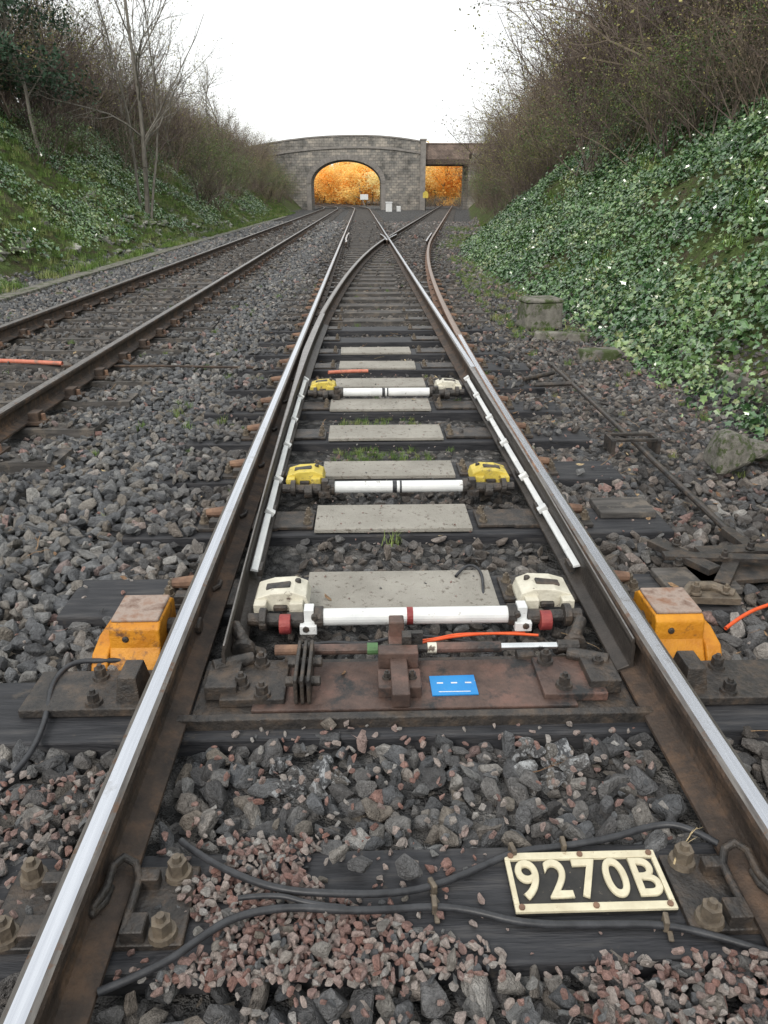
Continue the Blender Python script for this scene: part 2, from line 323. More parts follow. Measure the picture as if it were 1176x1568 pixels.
# ------------------------------------------------------------------ sleepers
S0=1.18;SP=.705
def rightend(Y): return 1.3+(float(off(Y)) if Y<33 else 0)
mb=MB();mf=MB();bd=MB();pl=MB();bt=MB()
k=-3
CLIP=[(.085,-.06,.03),(.085,0,.032),(.085,.045,.036),(.07,.075,.05),(.045,.078,.066),(.03,.05,.07),(.03,0,.062),(.015,-.045,.056),(-.015,-.055,.05),(-.03,-.02,.046),(-.03,.02,.044)]
while True:
    Y=S0+SP*k
    if Y>150: break
    re=rightend(Y); le=-1.3
    if k==1: le=-1.75; re=1.75
    c=(le+re)/2+float(curveL(Y)); tgt=mb if Y<9 else mf
    tgt.box((c+rng.uniform(-.04,.04)*(k not in(0,1)),Y,-.068+rng.uniform(-.006,.002)*(k!=1)),(re-le,.3,.135),0,rz=rng.uniform(-.009,.009)*(k>1))
    if 2<=k<=9: 
        bd.box((-.012+rng.uniform(-.01,.01),Y+rng.uniform(-.01,.01),.012),(.745 if k<8 else .7,.295 if k!=4 else .25,.022),0,rz=rng.uniform(-.014,.014))
    if -1<=k<45 and k!=1:
        for rx,sg in((-.7525,-1),(.7525+(float(off(Y)) if Y<33 else 0),1)):
            pl.box((rx,Y,.006),(.42 if k<1 else .38,.2,.018),0)
            for io in(-1,1):
                if Y<14:
                    if k>=2 and io==-sg: continue
                    for dy in(-.075,.075):
                        bt.bolt(rx+io*(.165),Y+dy*(1 if k<1 else .4),.015,0,1.05 if k<1 else .8)
                    pl.box((rx+io*.105,Y-.07,.03),(.05,.05,.036),0)
                    pl.box((rx+io*.105,Y+.05,.03),(.05,.03,.036),0)
                    pl.tube([(rx+io*(u+.0),Y+v,z+.005) for u,v,z in CLIP],.0105,8,1)
                    if k>=2: pl.cyl((rx+io*.07,Y+.02,.05),(rx+io*.16,Y+.02,.045),.028,.02,10,2)
                else: pl.box((rx+io*.1,Y,.04),(.07,.08,.05),1)
        if 2<=k<14:
            for rx,io in((-.7525,1),(.7525,-1)):
                pl.box((rx+io*.2,Y,.008),(.32,.19,.016),1)
                bt.bolt(rx+io*.33,Y+.05,.016,0,.7); bt.bolt(rx+io*.33,Y-.05,.016,0,.7)
    if Y>14 and Y<33:
        for rx in(.7525,-.7525+float(off(Y))): mf.box((rx,Y,.01),(.34,.18,.02),0); 
    k+=1
mb.build('sleepers',['timber'],turn,bevel=.008); bd.build('walkway_boards',['board'],turn,bevel=.004)
Y=33.3
while Y<120:
    mf.box((float(off(Y)),Y,-.07),(2.6,.28,.13),0,rz=-.122); Y+=SP
mf.build('sleepers_far',['timberfar'],turn)
pl.build('baseplates_and_clips',['dark','dark','rust'],turn,bevel=.003,seg=1); bt.build('bolts',['bolt'],turn)
mb=MB();pl=MB();Y=.9
while Y<150:
    cx=-3.27+float(curveL(Y)); mb.box((cx+rng.uniform(-.05,.05),Y,-.055+rng.uniform(-.01,.004)),(2.6,.27,.12),0,rz=rng.uniform(-.015,.015))
    if Y<45:
        for rx in(-2.515,-4.02):
            pl.box((rx,Y,.02),(.36,.18,.02),0)
            for io in(-1,1):
                pl.box((rx+io*.1,Y,.05),(.07,.1,.07),0); 
                if Y<18: pl.cyl((rx+io*.15,Y,.02),(rx+io*.15,Y,.07),.02,.016,6,1)
    Y+=.69
mb.build('sleepers',['timberfar'],lt); pl.build('rail_chairs',['railside','rust'],lt)
# ------------------------------------------------------------------ bearer 2 equipment
be=empty('point_machine_bearer')
mb=MB()
mb.box((0,1.95,.008),(1.36,.33,.012),0)
mb.box((.0,1.955,.02),(1.0,.25,.012),1)
mb.box((0,1.79,.012),(1.5,.03,.05),0)
for sx in(-1,1):
    mb.box((sx*.5,1.96,.03),(.2,.2,.03),2 if sx>0 else 0)
    mb.box((sx*.60,1.96,.045),(.1,.14,.05),0); mb.box((sx*1.02,1.94,.02),(.36,.2,.03),0)
    mb.box((sx*.88,1.94,.06),(.08,.14,.1),0,taper=.7)
    mb.cyl((sx*.52,2.06,.06),(sx*.64,2.0,.07),.022,.022,8,0)
    mb.tube([(sx*.6,2.2,.1),(sx*.57,2.14,.09),(sx*.54,2.12,.05),(sx*.5,2.14,.02)],.022,8,0); mb.cyl((sx*.56,2.1,.055),(sx*.56,2.13,.055),.04,n=14,mat=0)
    mb.box((sx*.39,2.1,.02),(.06,.05,.04),0)
mb.box((-.045,2.0,.06),(.055,.36,.05),2); mb.box((-.045,1.93,.045),(.135,.1,.04),2); mb.box((-.045,2.03,.075),(.13,.05,.06),2)
mb.box((-.045,2.16,.1),(.05,.05,.08),2)
for dx in(-.345,-.325,-.365): mb.box((dx,1.96,.075),(.012,.22,.09),0)
mb.cyl((-.4,1.9,.08),(-.29,1.9,.08),.017,n=6,mat=0); mb.cyl((-.4,2.0,.08),(-.29,2.0,.08),.017,n=6,mat=0)
mb.build('gauge_tie_plate',['dark','brownplate','brownplate'],be,bevel=.004)
mb=MB()
for x,y in((-.54,1.93),(-.49,2.04),(-.47,1.88),(.47,1.9),(.44,2.03),(.6,1.99),(-.98,1.87),(-1.0,2.0),(.98,1.87),(1.0,2.0),(-.085,1.93),(-.005,1.93)):
    mb.bolt(x,y,.045 if abs(x)<.9 and abs(x)>.2 else (.065 if abs(x)<.2 else .035),0,.9 if abs(x)>.2 else .5)
mb.build('bearer_bolts',['dark'],be)
lab=MB(); lab.box((.127,1.935,.0285),(.145,.1,.004),0,rz=.02)
for i in range(3): lab.box((.085+i*.045,1.945,.0312),(.02,.006,.001),1)
lab.box((.127,1.9,.0312),(.1,.003,.001),1)
lab.build('blue_label',['blue','white'])
mb=MB()
mb.cyl((-.45,2.08,.075),(-.36,2.08,.075),.018,mat=1); mb.cyl((-.36,2.08,.075),(-.11,2.08,.075),.018,mat=5); mb.cyl((-.35,2.08,.075),(-.335,2.08,.075),.024,mat=0)
mb.cyl((-.145,2.08,.075),(-.11,2.08,.075),.02,mat=2); mb.box((-.015,2.08,.085),(.03,.04,.09),0); mb.box((.015,2.1,.085),(.05,.02,.08),0)
mb.cyl((-.1,2.08,.075),(.06,2.08,.075),.014,mat=0); mb.cyl((.055,2.08,.075),(.085,2.08,.075),.018,mat=4)
mb.cyl((.085,2.08,.075),(.3,2.08,.075),.018,mat=5); mb.cyl((.3,2.08,.075),(.5,2.08,.075),.012,mat=3); mb.cyl((.49,2.08,.075),(.56,2.08,.075),.02,mat=0)
mb.build('point_drive_rod',['dark','rust','green','chrome','cream','brownplate'],None,smooth=False)
def cover(mb,cx,cy,s,m):
    P=[(-.1,.055),(.095,.055),(.1,.08),(.088,.112),(.03,.13),(-.05,.134),(-.095,.115),(-.105,.08)]
    mb.extr([(cx+s*u,cy-.06,z) for u,z in P],(0,.13,0),m)
    mb.box((cx+s*.07,cy-.075,.085),(.045,.05,.045),m); mb.box((cx-s*.06,cy-.07,.08),(.05,.04,.05),m)
    mb.box((cx+s*.01,cy-.0,.128),(.09,.04,.016),3,ry=s*.12); mb.box((cx-s*.05,cy-.03,.03),(.09,.12,.055),3)
    mb.box((cx,cy-.068,.075),(.05,.02,.02),3); mb.cyl((cx-s*.06,cy+.03,.12),(cx-s*.06,cy+.03,.142),.012,n=8,mat=3)
def stretcher(Y,cm,band,cmr=None):
    e=empty('stretcher_bar'); z=.072
    mb=MB()
    mb.cyl((-.30,Y,z),(-.002-.0,Y,z),.031,n=20,mat=0); mb.cyl((.02,Y,z),(.36,Y,z),.031,n=20,mat=0); mb.cyl((-.002,Y,z),(.02,Y,z),.032,n=20,mat=1)
    if band=='dark': mb.cyl((.035,Y,z),(.045,Y,z),.0325,n=20,mat=1)
    mb.build('tube',['white',{'red':'red','dark':'rubber'}[band]],e)
    mb=MB()
    for s,x0 in((-1,-.3),(1,.36)):
        mb.cyl((x0,Y,z),(x0+s*.03,Y,z),.04,n=16,mat=3); mb.box((x0+s*.05,Y,z),(.035,.05,.085),0); mb.box((x0+s*.052,Y-.03,z-.025),(.06,.04,.035),0)
        mb.cyl((x0+s*.03,Y-.045,z+.02),(x0+s*.03,Y+.03,z+.02),.012,n=6,mat=3); mb.cyl((x0+s*.06,Y-.055,z-.02),(x0+s*.06,Y+.03,z-.02),.013,n=6,mat=3)
        mb.cyl((x0+s*.07,Y,z-.01),(x0+s*.13,Y,z-.01),.028,n=14,mat=3); mb.cyl((x0+s*.115,Y-.02,z-.015),(x0+s*.155,Y-.02,z-.015),.036,n=18,mat=4 if band=='red' else 3)
        mb.cyl((x0+s*.155,Y,z-.01),(x0+s*.27,Y,z-.005),.024,n=12,mat=3); mb.cyl((x0+s*.2,Y-.01,z),(x0+s*.225,Y-.01,z),.042,n=16,mat=3)
    mb.build('end_clamps',['white' if band=='red' else 'dark','white','white','dark','red'],e,bevel=.003)
    mb=MB(); cover(mb,-.46,Y+.13,-1,0); cover(mb,.52,Y+.13,1,1)
    mb.build('clamp_covers',[cm,cmr or cm,'white','dark'],e,bevel=.009,seg=3)
stretcher(2.29,'cream','red'); stretcher(3.57,'yellow','dark'); stretcher(5.57,'yellow','dark','cream')
for s in(-1,1):
    mb=MB(); cx=s*.925
    P=[(2.08,-.01),(2.13,.06),(2.14,.125),(2.16,.14),(2.33,.14),(2.36,.12),(2.36,.0)]
    mb.extr([(cx-.085,y,z) for y,z in P],(.17,0,0),0)
    P2=[(2.06,-.02),(2.11,.05),(2.2,.07),(2.34,.06),(2.34,-.02)]
    mb.extr([(cx+s*.085 if s>0 else cx-.085-.055,y,z) for y,z in P2],(.055,0,0),0)
    mb.box((cx,2.245,.146),(.16,.17,.014),1); mb.cyl((cx-.03,2.128,.09),(cx-.03,2.15,.09),.012,n=10,mat=2)
    mb.cyl((cx-s*.08,2.25,.07),(cx-s*.2,2.25,.07),.03,n=12,mat=2)
    mb.build('point_lock_cover',['orange','rusttop','dark'],bevel=.012,seg=3)
# number plate
e=empty('point_number_plate')
mb=MB(); cx,cy=.352,1.212; W,Hh=.36,.158
mb.box((cx,cy,.008),(W,Hh,.008),0); mb.build('backing',['blackpaint'],e)
mb=MB()
for dy in(-1,1): mb.box((cx,cy+dy*(Hh/2-.010),.0145),(W,.02,.009),0)
for dx in(-1,1): mb.box((cx+dx*(W/2-.006),cy,.0145),(.012,Hh-.041,.009),0)
mb.build('frame',['plate'],e,bevel=.0015)
mb=MB()
for dx in(-1,0,1):
    for dy in(-1,1): mb.cyl((cx+dx*.165,cy+dy*.069,.019),(cx+dx*.165,cy+dy*.069,.023),.007,n=10)
mb.build('rivets',['rust'],e)
for i,chx in enumerate('9270B'):
    cu=bpy.data.curves.new('digit','FONT'); cu.body=chx; cu.size=.145; cu.extrude=.002; cu.bevel_depth=.0027; cu.bevel_resolution=1; cu.align_x='CENTER'; cu.align_y='CENTER'
    cu.materials.append(M['plate']); o=bpy.data.objects.new('digit_%d'%(i+1),cu); scene.collection.objects.link(o); o.parent=e
    o.location=(cx-.135+.0675*i,cy,.0155); o.scale=(.8,.98,1)
def cable(name,pts,r,m):
    cu=bpy.data.curves.new(name,'CURVE'); cu.dimensions='3D'; cu.bevel_depth=r; cu.bevel_resolution=3
    sp=cu.splines.new('NURBS'); sp.points.add(len(pts)-1)
    for p,q in zip(sp.points,pts): p.co=(*q,1)
    sp.order_u=3; sp.use_endpoint_u=True; sp.resolution_u=6; cu.materials.append(M[m])
    o=bpy.data.objects.new(name,cu); scene.collection.objects.link(o); return o
zc=.03
cable('electrical_cable',[(-.60,1.34,.03),(-.568,1.31,zc),(-.452,1.226,zc+.014),(-.343,1.18,zc+.016),(-.225,1.17,zc+.014),(-.109,1.177,zc),(-.005,1.204,.016),(.105,1.253,.014),(.203,1.3,.014),(.314,1.312,.012),(.442,1.325,.02),(.537,1.35,.03),(.62,1.34,.05),(.68,1.28,.045)],.0085,'rubber')
cable('electrical_cable',[(-.68,.973,zc),(-.564,1.016,zc+.01),(-.496,1.073,zc+.018),(-.435,1.119,zc+.018),(-.324,1.142,zc+.014),(-.195,1.131,zc+.008),(-.081,1.147,.02),(-.009,1.157,.014),(.076,1.147,.012),(.184,1.108,.012),(.338,1.103,.012),(.476,1.1,.014),(.574,1.073,.014),(.7,1.02,.014),(.9,.95,.0)],.0085,'rubber')
cable('electrical_cable',[(-.435,1.16,zc+.02),(-.35,1.17,zc+.02),(-.28,1.145,zc+.014),(-.2,1.14,zc+.008)],.006,'rubber')
cable('electrical_cable',[(-1.25,1.38,0.01),(-1.14,1.51,.015),(-1.09,1.64,.02),(-1.105,1.81,.02),(-1.15,1.98,.04),(-1.12,2.09,.04),(-1.02,2.1,.03),(-.95,2.12,.02)],.009,'rubber')
cable('electrical_cable',[(.22,2.66,.03),(.26,2.72,.045),(.31,2.74,.04),(.33,2.68,.03),(.32,2.58,.03),(.31,2.5,.01),(.3,2.4,-.01)],.006,'rubber')
cable('orange_cable',[(.02,2.17,.03),(.1,2.19,.035),(.19,2.206,.04),(.33,2.227,.035),(.46,2.214,.03)],.005,'orangecable')
cable('orange_cable',[(.0,2.2,.02),(.09,2.2,.03),(.17,2.225,.035),(.28,2.215,.04),(.42,2.25,.02)],.004,'orangecable')
cable('electrical_cable',[(-.42,2.17,.02),(-.3,2.2,.03),(-.15,2.19,.02),(-.05,2.22,.03),(.1,2.24,.02),(.3,2.2,.0)],.006,'rubber')
cable('orange_cable',[(1.16,2.27,.01),(1.25,2.34,.02),(1.39,2.42,.02),(1.8,2.6,.01)],.007,'orangecable')
cable('orange_pipe',[(-4.6,7.1,.03),(-3.6,7.05,.03),(-3.3,7.0,.03),(-2.94,6.95,.02)],.02,'faded')
cable('orange_pipe',[(-.45,6.45,.03),(-.3,6.5,.03),(-.1,6.5,.03)],.016,'faded')
mb=MB(); mb.tube([(-2.94,6.92,.0),(-2,6.86,.01),(-1.0,6.75,.01)],.012,6); mb.build('ground_rod',['railside'])
mb=MB()
for x,y,a in((-.005,1.204,.4),(.195,1.297,.2),(.32,1.311,0),(-.005,1.157,0),(.49,1.1,-.2)):
    mb.box((x,y,.018),(.012,.03,.03),0,rz=a); mb.box((x+.004,y-.022,.006),(.012,.03,.006),0,rz=a)
mb.build('cable_clips',['bolt'],bevel=.003)
e=empty('point_rodding')
mb=MB(); mb.tube([(1.56,6.6,.05),(1.55,5.0,.045),(1.53,4.0,.045),(1.515,3.0,.045)],.017,8,0); mb.box((1.56,6.62,.05),(.05,.14,.03),0); mb.box((1.515,2.95,.045),(.05,.18,.035),0,rz=.1)
for Y in(4.35,): 
    mb.box((1.52,Y-.06,.08),(.3,.02,.02),0); mb.box((1.52,Y+.06,.08),(.3,.02,.02),0)
    for x in(1.38,1.66): mb.box((x,Y,.04),(.025,.16,.09),0)
mb.cyl((1.2,6.1,.04),(1.5,6.3,.05),.02,n=8,mat=0); mb.cyl((1.25,5.9,.04),(1.55,5.9,.05),.02,n=8,mat=0)
mb.build('rod_and_guides',['dark'],e,bevel=.003)
mb=MB()
mb.box((1.2,2.78,.05),(.07,.32,.03),0,rz=.5); mb.box((1.36,2.74,.06),(.5,.05,.02),0,rz=-.1); mb.box((1.5,2.82,.055),(.45,.07,.02),0,rz=.06); mb.box((1.33,2.64,.04),(.06,.25,.03),0,rz=-.6)
mb.box((1.42,2.72,.015),(.45,.22,.02),0,rz=.1)
for x,y in((1.2,2.85),(1.35,2.72),(1.5,2.8),(1.13,2.66)): mb.bolt(x,y,.07,0,.7)
mb.build('crank_linkage',['dark'],bevel=.004)
mb=MB(); mb.tube([(1.06,2.43,.05),(1.12,2.5,.06),(1.2,2.5,.06),(1.27,2.45,.05)],.02,8); mb.box((1.19,2.46,.03),(.2,.06,.03),0,rz=-.1); mb.bolt(1.12,2.46,.05,0,.9); mb.bolt(1.24,2.46,.05,0,.7); mb.build('shackle',['bolt'],bevel=.004)
mb=MB(); mb.box((2.02,9.2,.12),(.48,.37,.32),0,rz=.15,taper=.94); mb.box((2.02,9.2,.3),(.5,.39,.05),0,rz=.15,taper=.85); mb.build('concrete_block',['concrete'],bevel=.03)
mb=MB(); mb.box((2.2,7.3,.0),(.4,.2,.12),0,rz=.1); mb.box((2.1,8.4,-.01),(.6,.12,.1),0,rz=-.3); mb.build('concrete_slab',['concrete'],bevel=.02)
mb=MB()
for i in range(6): mb.box((2.86+.03*(i%2),4.2+i*.62,.01+.015*(i%3)),(.07,.58,.2),0,rz=.03*(i%3-1))
mb.build('concrete_edging',['concrete'],bevel=.01)
mb=MB(); 
for i in range(60): mb.box((-5.75,3+i*.95,-.02),(.3,.93,.06),0,rz=rng.uniform(-.015,.015))
mb.build('cable_trough',['concrete'],bevel=.01)
mb=MB(); mb.box((1.2,2.63,.01),(.3,.2,.03),0,rz=.05); mb.box((1.15,3.4,.012),(.28,.2,.035),0); mb.build('timber_offcut',['timberfar'],bevel=.006)
# ------------------------------------------------------------------ templates + scatter
def tcoll(name,obs):
    c=bpy.data.collections.new(name)
    for o in obs: c.objects.link(o)
    return c
def tobj(name,v,f,mats,mi=None):
    me=bpy.data.meshes.new(name); me.from_pydata([tuple(map(float,a)) for a in v],[],[tuple(int(i) for i in q) for q in f])
    for m in mats: me.materials.append(M[m])
    if mi is not None: me.polygons.foreach_set('material_index',[int(i) for i in mi])
    return bpy.data.objects.new(name,me)
def scatter(name,pts,rots,scl,idx,coll,attrs={}):
    n=len(pts); me=bpy.data.meshes.new(name); me.vertices.add(n); me.vertices.foreach_set('co',np.asarray(pts,np.float32).ravel())
    a=me.attributes.new('rot','FLOAT_VECTOR','POINT'); a.data.foreach_set('vector',np.asarray(rots,np.float32).ravel())
    a=me.attributes.new('scl','FLOAT_VECTOR','POINT'); a.data.foreach_set('vector',np.asarray(scl,np.float32).ravel())
    a=me.attributes.new('idx','INT','POINT'); a.data.foreach_set('value',np.asarray(idx,np.int32))
    for k_,v_ in attrs.items():
        a=me.attributes.new(k_,'FLOAT','POINT'); a.data.foreach_set('value',np.asarray(v_,np.float32))
    me.update()
    ob=bpy.data.objects.new(name,me); scene.collection.objects.link(ob)
    ng=bpy.data.node_groups.new(name,'GeometryNodeTree')
    ng.interface.new_socket('Geometry',in_out='INPUT',socket_type='NodeSocketGeometry'); ng.interface.new_socket('Geometry',in_out='OUTPUT',socket_type='NodeSocketGeometry')
    N=ng.nodes; gi=N.new('NodeGroupInput'); go=N.new('NodeGroupOutput'); ip=N.new('GeometryNodeInstanceOnPoints'); ci=N.new('GeometryNodeCollectionInfo')
    ci.inputs['Collection'].default_value=coll; ci.inputs['Separate Children'].default_value=True; ci.inputs['Reset Children'].default_value=True
    def na(nm,t):
        q=N.new('GeometryNodeInputNamedAttribute'); q.data_type=t; q.inputs['Name'].default_value=nm
        return [o for o in q.outputs if o.name=='Attribute' and o.enabled][0]
    er=N.new('FunctionNodeEulerToRotation'); L=ng.links
    L.new(gi.outputs[0],ip.inputs['Points']); L.new(ci.outputs[0],ip.inputs['Instance']); ip.inputs['Pick Instance'].default_value=True
    L.new(na('idx','INT'),ip.inputs['Instance Index']); L.new(na('rot','FLOAT_VECTOR'),er.inputs[0]); L.new(er.outputs[0],ip.inputs['Rotation']); L.new(na('scl','FLOAT_VECTOR'),ip.inputs['Scale'])
    L.new(ip.outputs[0],go.inputs[0])
    md=ob.modifiers.new('scatter','NODES'); md.node_group=ng
    return ob
def make_stone(i,m):
    bm=bmesh.new(); r=np.random.default_rng(100+i)
    for _ in range(13+i%5):
        v=r.normal(size=3); v/=np.linalg.norm(v); v=np.sign(v)*np.abs(v)**.75
        v*=r.uniform(.42,.56)/max(.6,np.linalg.norm(v)); v[0]*=1.2; v[2]*=.8
        bm.verts.new(v)
    ret=bmesh.ops.convex_hull(bm,input=bm.verts); 
    dead=[g for g in set(ret['geom_interior']+ret['geom_unused']) if isinstance(g,bmesh.types.BMVert)]
    bmesh.ops.delete(bm,geom=dead,context='VERTS')
    bmesh.ops.dissolve_limit(bm,angle_limit=R(14),verts=bm.verts,edges=bm.edges)
    bmesh.ops.bevel(bm,geom=list(bm.edges),offset=.035,segments=1,affect='EDGES',profile=.6)
    me=bpy.data.meshes.new('ballast_stone_%02d'%i); bm.to_mesh(me); bm.free(); me.materials.append(M[m])
    return bpy.data.objects.new(me.name,me)
NS=16
stones=tcoll('ballast_stones',[make_stone(i,'stone') for i in range(NS)])
rocks=tcoll('rocks',[make_stone(50+i,'rock') for i in range(6)])
def grid(x0,x1,y0,y1,cell):
    X,Y=np.meshgrid(np.arange(x0,x1,cell),np.arange(y0,y1,cell)); X=X.ravel();Y=Y.ravel()
    return X+rng.uniform(-.5,.5,X.size)*cell,Y+rng.uniform(-.5,.5,X.size)*cell
def on_sleeper(X,Y,pad=.0):
    k_=np.round((Y-S0)/SP); dy=np.abs(Y-(S0+SP*k_)); Xm=X-curveL(Y); re=1.3+np.where(Y<33,off(Y),0)
    ext=np.where(k_==1,.45,0)
    a=(dy<.15+pad)&(Xm>-1.3-ext-pad)&(Xm<re+ext+pad)
    k2=np.round((Y-.9)/.69); dy2=np.abs(Y-(.9+.69*k2)); b=(dy2<.13+pad)&(np.abs(Xm+3.27)<1.3+pad)
    return a,b
def on_rail(X,Y,w=.085):
    Xm=X-curveL(Y); o=np.zeros(X.shape,bool)
    for c in(-.7525,.7525,-2.515,-4.02): o|=np.abs(Xm-c)<w
    o|=np.abs(X-.7525-off(Y))<w; o|=np.abs(X+.7525-off(Y))<w
    o|=(np.abs(X+.6)<.16)&(Y>1.8)&(Y<6)
    return o
PT=[];SC=[];TI=[];BR=[];PA=[]
def addst(X,Y,Z,s,tint,brown,paint=None):
    n=len(X); PT.append(np.stack([X,Y,Z],1)); 
    SC.append(np.stack([s*rng.uniform(.9,1.25,n),s*rng.uniform(.8,1.1,n),s*rng.uniform(.65,1,n)],1)); TI.append(tint);BR.append(brown);PA.append(np.zeros(n) if paint is None else paint)
def k_odd(Y): return (np.round((Y-S0)/SP)%2)==1
def field(x0,x1,y0,y1,cell,s0,s1,zo,zj,stray=.02):
    X,Y=grid(x0,x1,y0,y1,cell); a,b=on_sleeper(X,Y,-.005); r=rng.random(X.size)
    cov=np.where(a,np.where((X<-.95)&(Y>3.0),.99,np.where((X>.98+off(Y))&(Y>4.6),.45,np.where((Y>9)&(np.abs(X)>.45),.4,stray))),0)
    cov=np.where(a&(X<-1.0)&(Y<1.6),.95,cov)
    cov=np.where((k_odd(Y))&a&(X<-.95)&(Y>8),.8,cov)
    cov=np.where(b,np.where(np.abs(X-curveL(Y)+3.27)>.95,.8,.42),cov)
    keep=(~on_rail(X,Y))&((~(a|b))|(r<cov))&(X<toeR(Y)+.4)&(X>toeL(Y)-.2)
    slp=(a|b)[keep]; X=X[keep];Y=Y[keep];n=X.size
    s=s0+(s1-s0)*rng.random(n)**1.4
    crib=(np.abs(X)<.68)&(Y>2.2); s=np.where(crib,s*.72,s); s=np.where(slp,s*.85,s); s=np.where((X>1.35)&(rng.random(n)<.4),s*.6,s)
    Z=H(X,Y)+zo+rng.uniform(-zj,zj,n)-np.where(crib,.012,0)+np.where((X<-1.3)&(X>-2.1),.02*np.sin((X+1.3)/-.8*3.14),0); Z=np.where(slp,s*.35,Z)
    nz=.5+.5*np.sin(X*2.1+1.7*np.sin(Y*1.3))*np.sin(Y*1.9+X)
    tint=((rng.random(n)<.02+.06*nz*(X<-.6)+.08*(X>1)) ).astype(float)*rng.uniform(.3,.8,n)
    brown=np.where(np.abs(X)<.72,rng.uniform(.2,.95,n)*(Y>2.2),0)+np.where(X>.9,rng.uniform(0,.9,n),0)
    Xm=X-curveL(Y); nr=np.minimum(np.minimum(np.abs(Xm+.85),np.abs(Xm+2.515)),np.minimum(np.abs(Xm+4.02),np.abs(Xm+3.27)-.3))
    brown=brown+np.where(X<-.7,np.clip(.8-nr*1.5,.1,.85)*rng.uniform(.2,1,n),0)
    brown=np.clip(brown+np.where((Y>.0)&(np.abs(X)<.72)&(Y<=2.2),rng.uniform(0,.5,n),0),0,1)
    pa=np.where((np.hypot(X+.32,(Y-1.62))<.1)|(np.hypot(X-.36,Y-1.64)<.09),.7,0.)
    addst(X,Y,Z,s,tint,brown,pa)
field(-4.8,3.2,-.3,6.5,.046,.042,.078,.0,.014,.003)
field(-3.0,2.4,.4,4.0,.06,.052,.092,.032,.014,0)
field(-6.6,3.2,6.5,13,.062,.05,.08,.012,.014,.01)
field(-6.6,5,13,24,.09,.07,.11,.012,.015,.05)
field(-6.6,6.5,24,48,.16,.1,.17,.01,.02,.12)
def chips(x0,x1,y0,y1,cell,z0,z1,dens=1,fn=None,sz=(.013,.027)):
    X,Y=grid(x0,x1,y0,y1,cell); k_=rng.random(X.size)<dens
    if fn is not None: k_&=fn(X,Y)
    k_&=~(np.abs(np.abs(X)-.7525)<.085); X=X[k_];Y=Y[k_];n=X.size
    addst(X,Y,rng.uniform(z0,z1,n),rng.uniform(*sz,n),(rng.random(n)<.88)*rng.uniform(.6,1,n),np.zeros(n))
lim=lambda X,Y: (X<-.1+.13*np.sin(Y*14)-(Y-1.18)*.9)&(X>-.53+.05*np.sin(Y*30))
chips(-.62,.12,1.0,1.36,.0145,.004,.012,.95,lim); chips(-.58,.0,1.0,1.34,.017,.012,.034,.85,lambda X,Y:lim(X,Y)&(X<-.17+.08*np.sin(Y*20)))
chips(-.66,.1,1.0,1.36,.03,.004,.012,.35)
chips(.28,.95,.75,1.03,.016,-.03,.02,.9); chips(.3,.9,.8,1.03,.02,0.01,.03,.7); chips(-.4,.3,.8,1.03,.026,-.02,.02,.5); chips(-1.2,-.85,1.1,1.6,.02,-.02,.03,.7)
chips(-.6,.65,1.34,1.8,.035,-.01,.02,.5)
chips(-.36,.34,2.5,6.4,.075,.024,.027,.5,None,(.006,.014))
chips(-.55,.7,1.03,1.33,.06,.002,.006,.5,None,(.006,.013)); chips(-1.6,-1.0,2.2,6,.09,.0,.03,.35,lambda X,Y:np.sin(X*3+Y*2)>.2); chips(.95,2.6,2.2,8,.09,-.02,.02,.4)
lx=np.array([-.22,-.17,-.06,-.44,.02,-.12,-.25]);ly=np.array([1.29,1.26,1.245,1.13,1.02,1.1,1.05])
addst(lx,ly,np.full(7,.03),np.array([.06,.065,.06,.065,.04,.035,.05]),np.zeros(7),np.full(7,.3))
P_=np.concatenate(PT);n=len(P_)
scatter('ballast_gravel',P_,rng.uniform(0,6.28,(n,3))*np.array([1,.12,1]),np.concatenate(SC),rng.integers(0,NS,n),stones,{'tint':np.concatenate(TI),'brown':np.concatenate(BR),'paint':np.concatenate(PA)})
o=make_stone(77,'concrete'); o.name='boulder'; scene.collection.objects.link(o); o.location=(1.92,3.95,.1); o.scale=(.36,.3,.34); o.rotation_euler=(.3,.2,1)
o=make_stone(78,'concrete'); o.name='boulder'; scene.collection.objects.link(o); o.location=(2.2,4.15,.06); o.scale=(.3,.26,.22); o.rotation_euler=(.1,.2,2)
def segmesh(segs,k=3):
    A=np.array([s[0] for s in segs]);B=np.array([s[1] for s in segs]);r0=np.array([s[2] for s in segs]);r1=np.array([s[3] for s in segs])
    d=B-A; d/=np.linalg.norm(d,axis=1,keepdims=True)+1e-9
    ref=np.where(np.abs(d[:,2:3])>.9,np.array([[1.,0,0]]),np.array([[0,0,1.]])); a=np.cross(d,ref); a/=np.linalg.norm(a,axis=1,keepdims=True); b=np.cross(d,a)
    vs=[]
    for P,r in((A,r0),(B,r1)):
        for i in range(k):
            t=2*math.pi*i/k; vs.append(P+(a*math.cos(t)+b*math.sin(t))*r[:,None])
    V=np.stack(vs,1).reshape(-1,3); n=len(segs); base=np.arange(n)*2*k
    F=np.concatenate([np.stack([base+i,base+(i+1)%k,base+k+(i+1)%k,base+k+i],1) for i in range(k)])
    return V,F
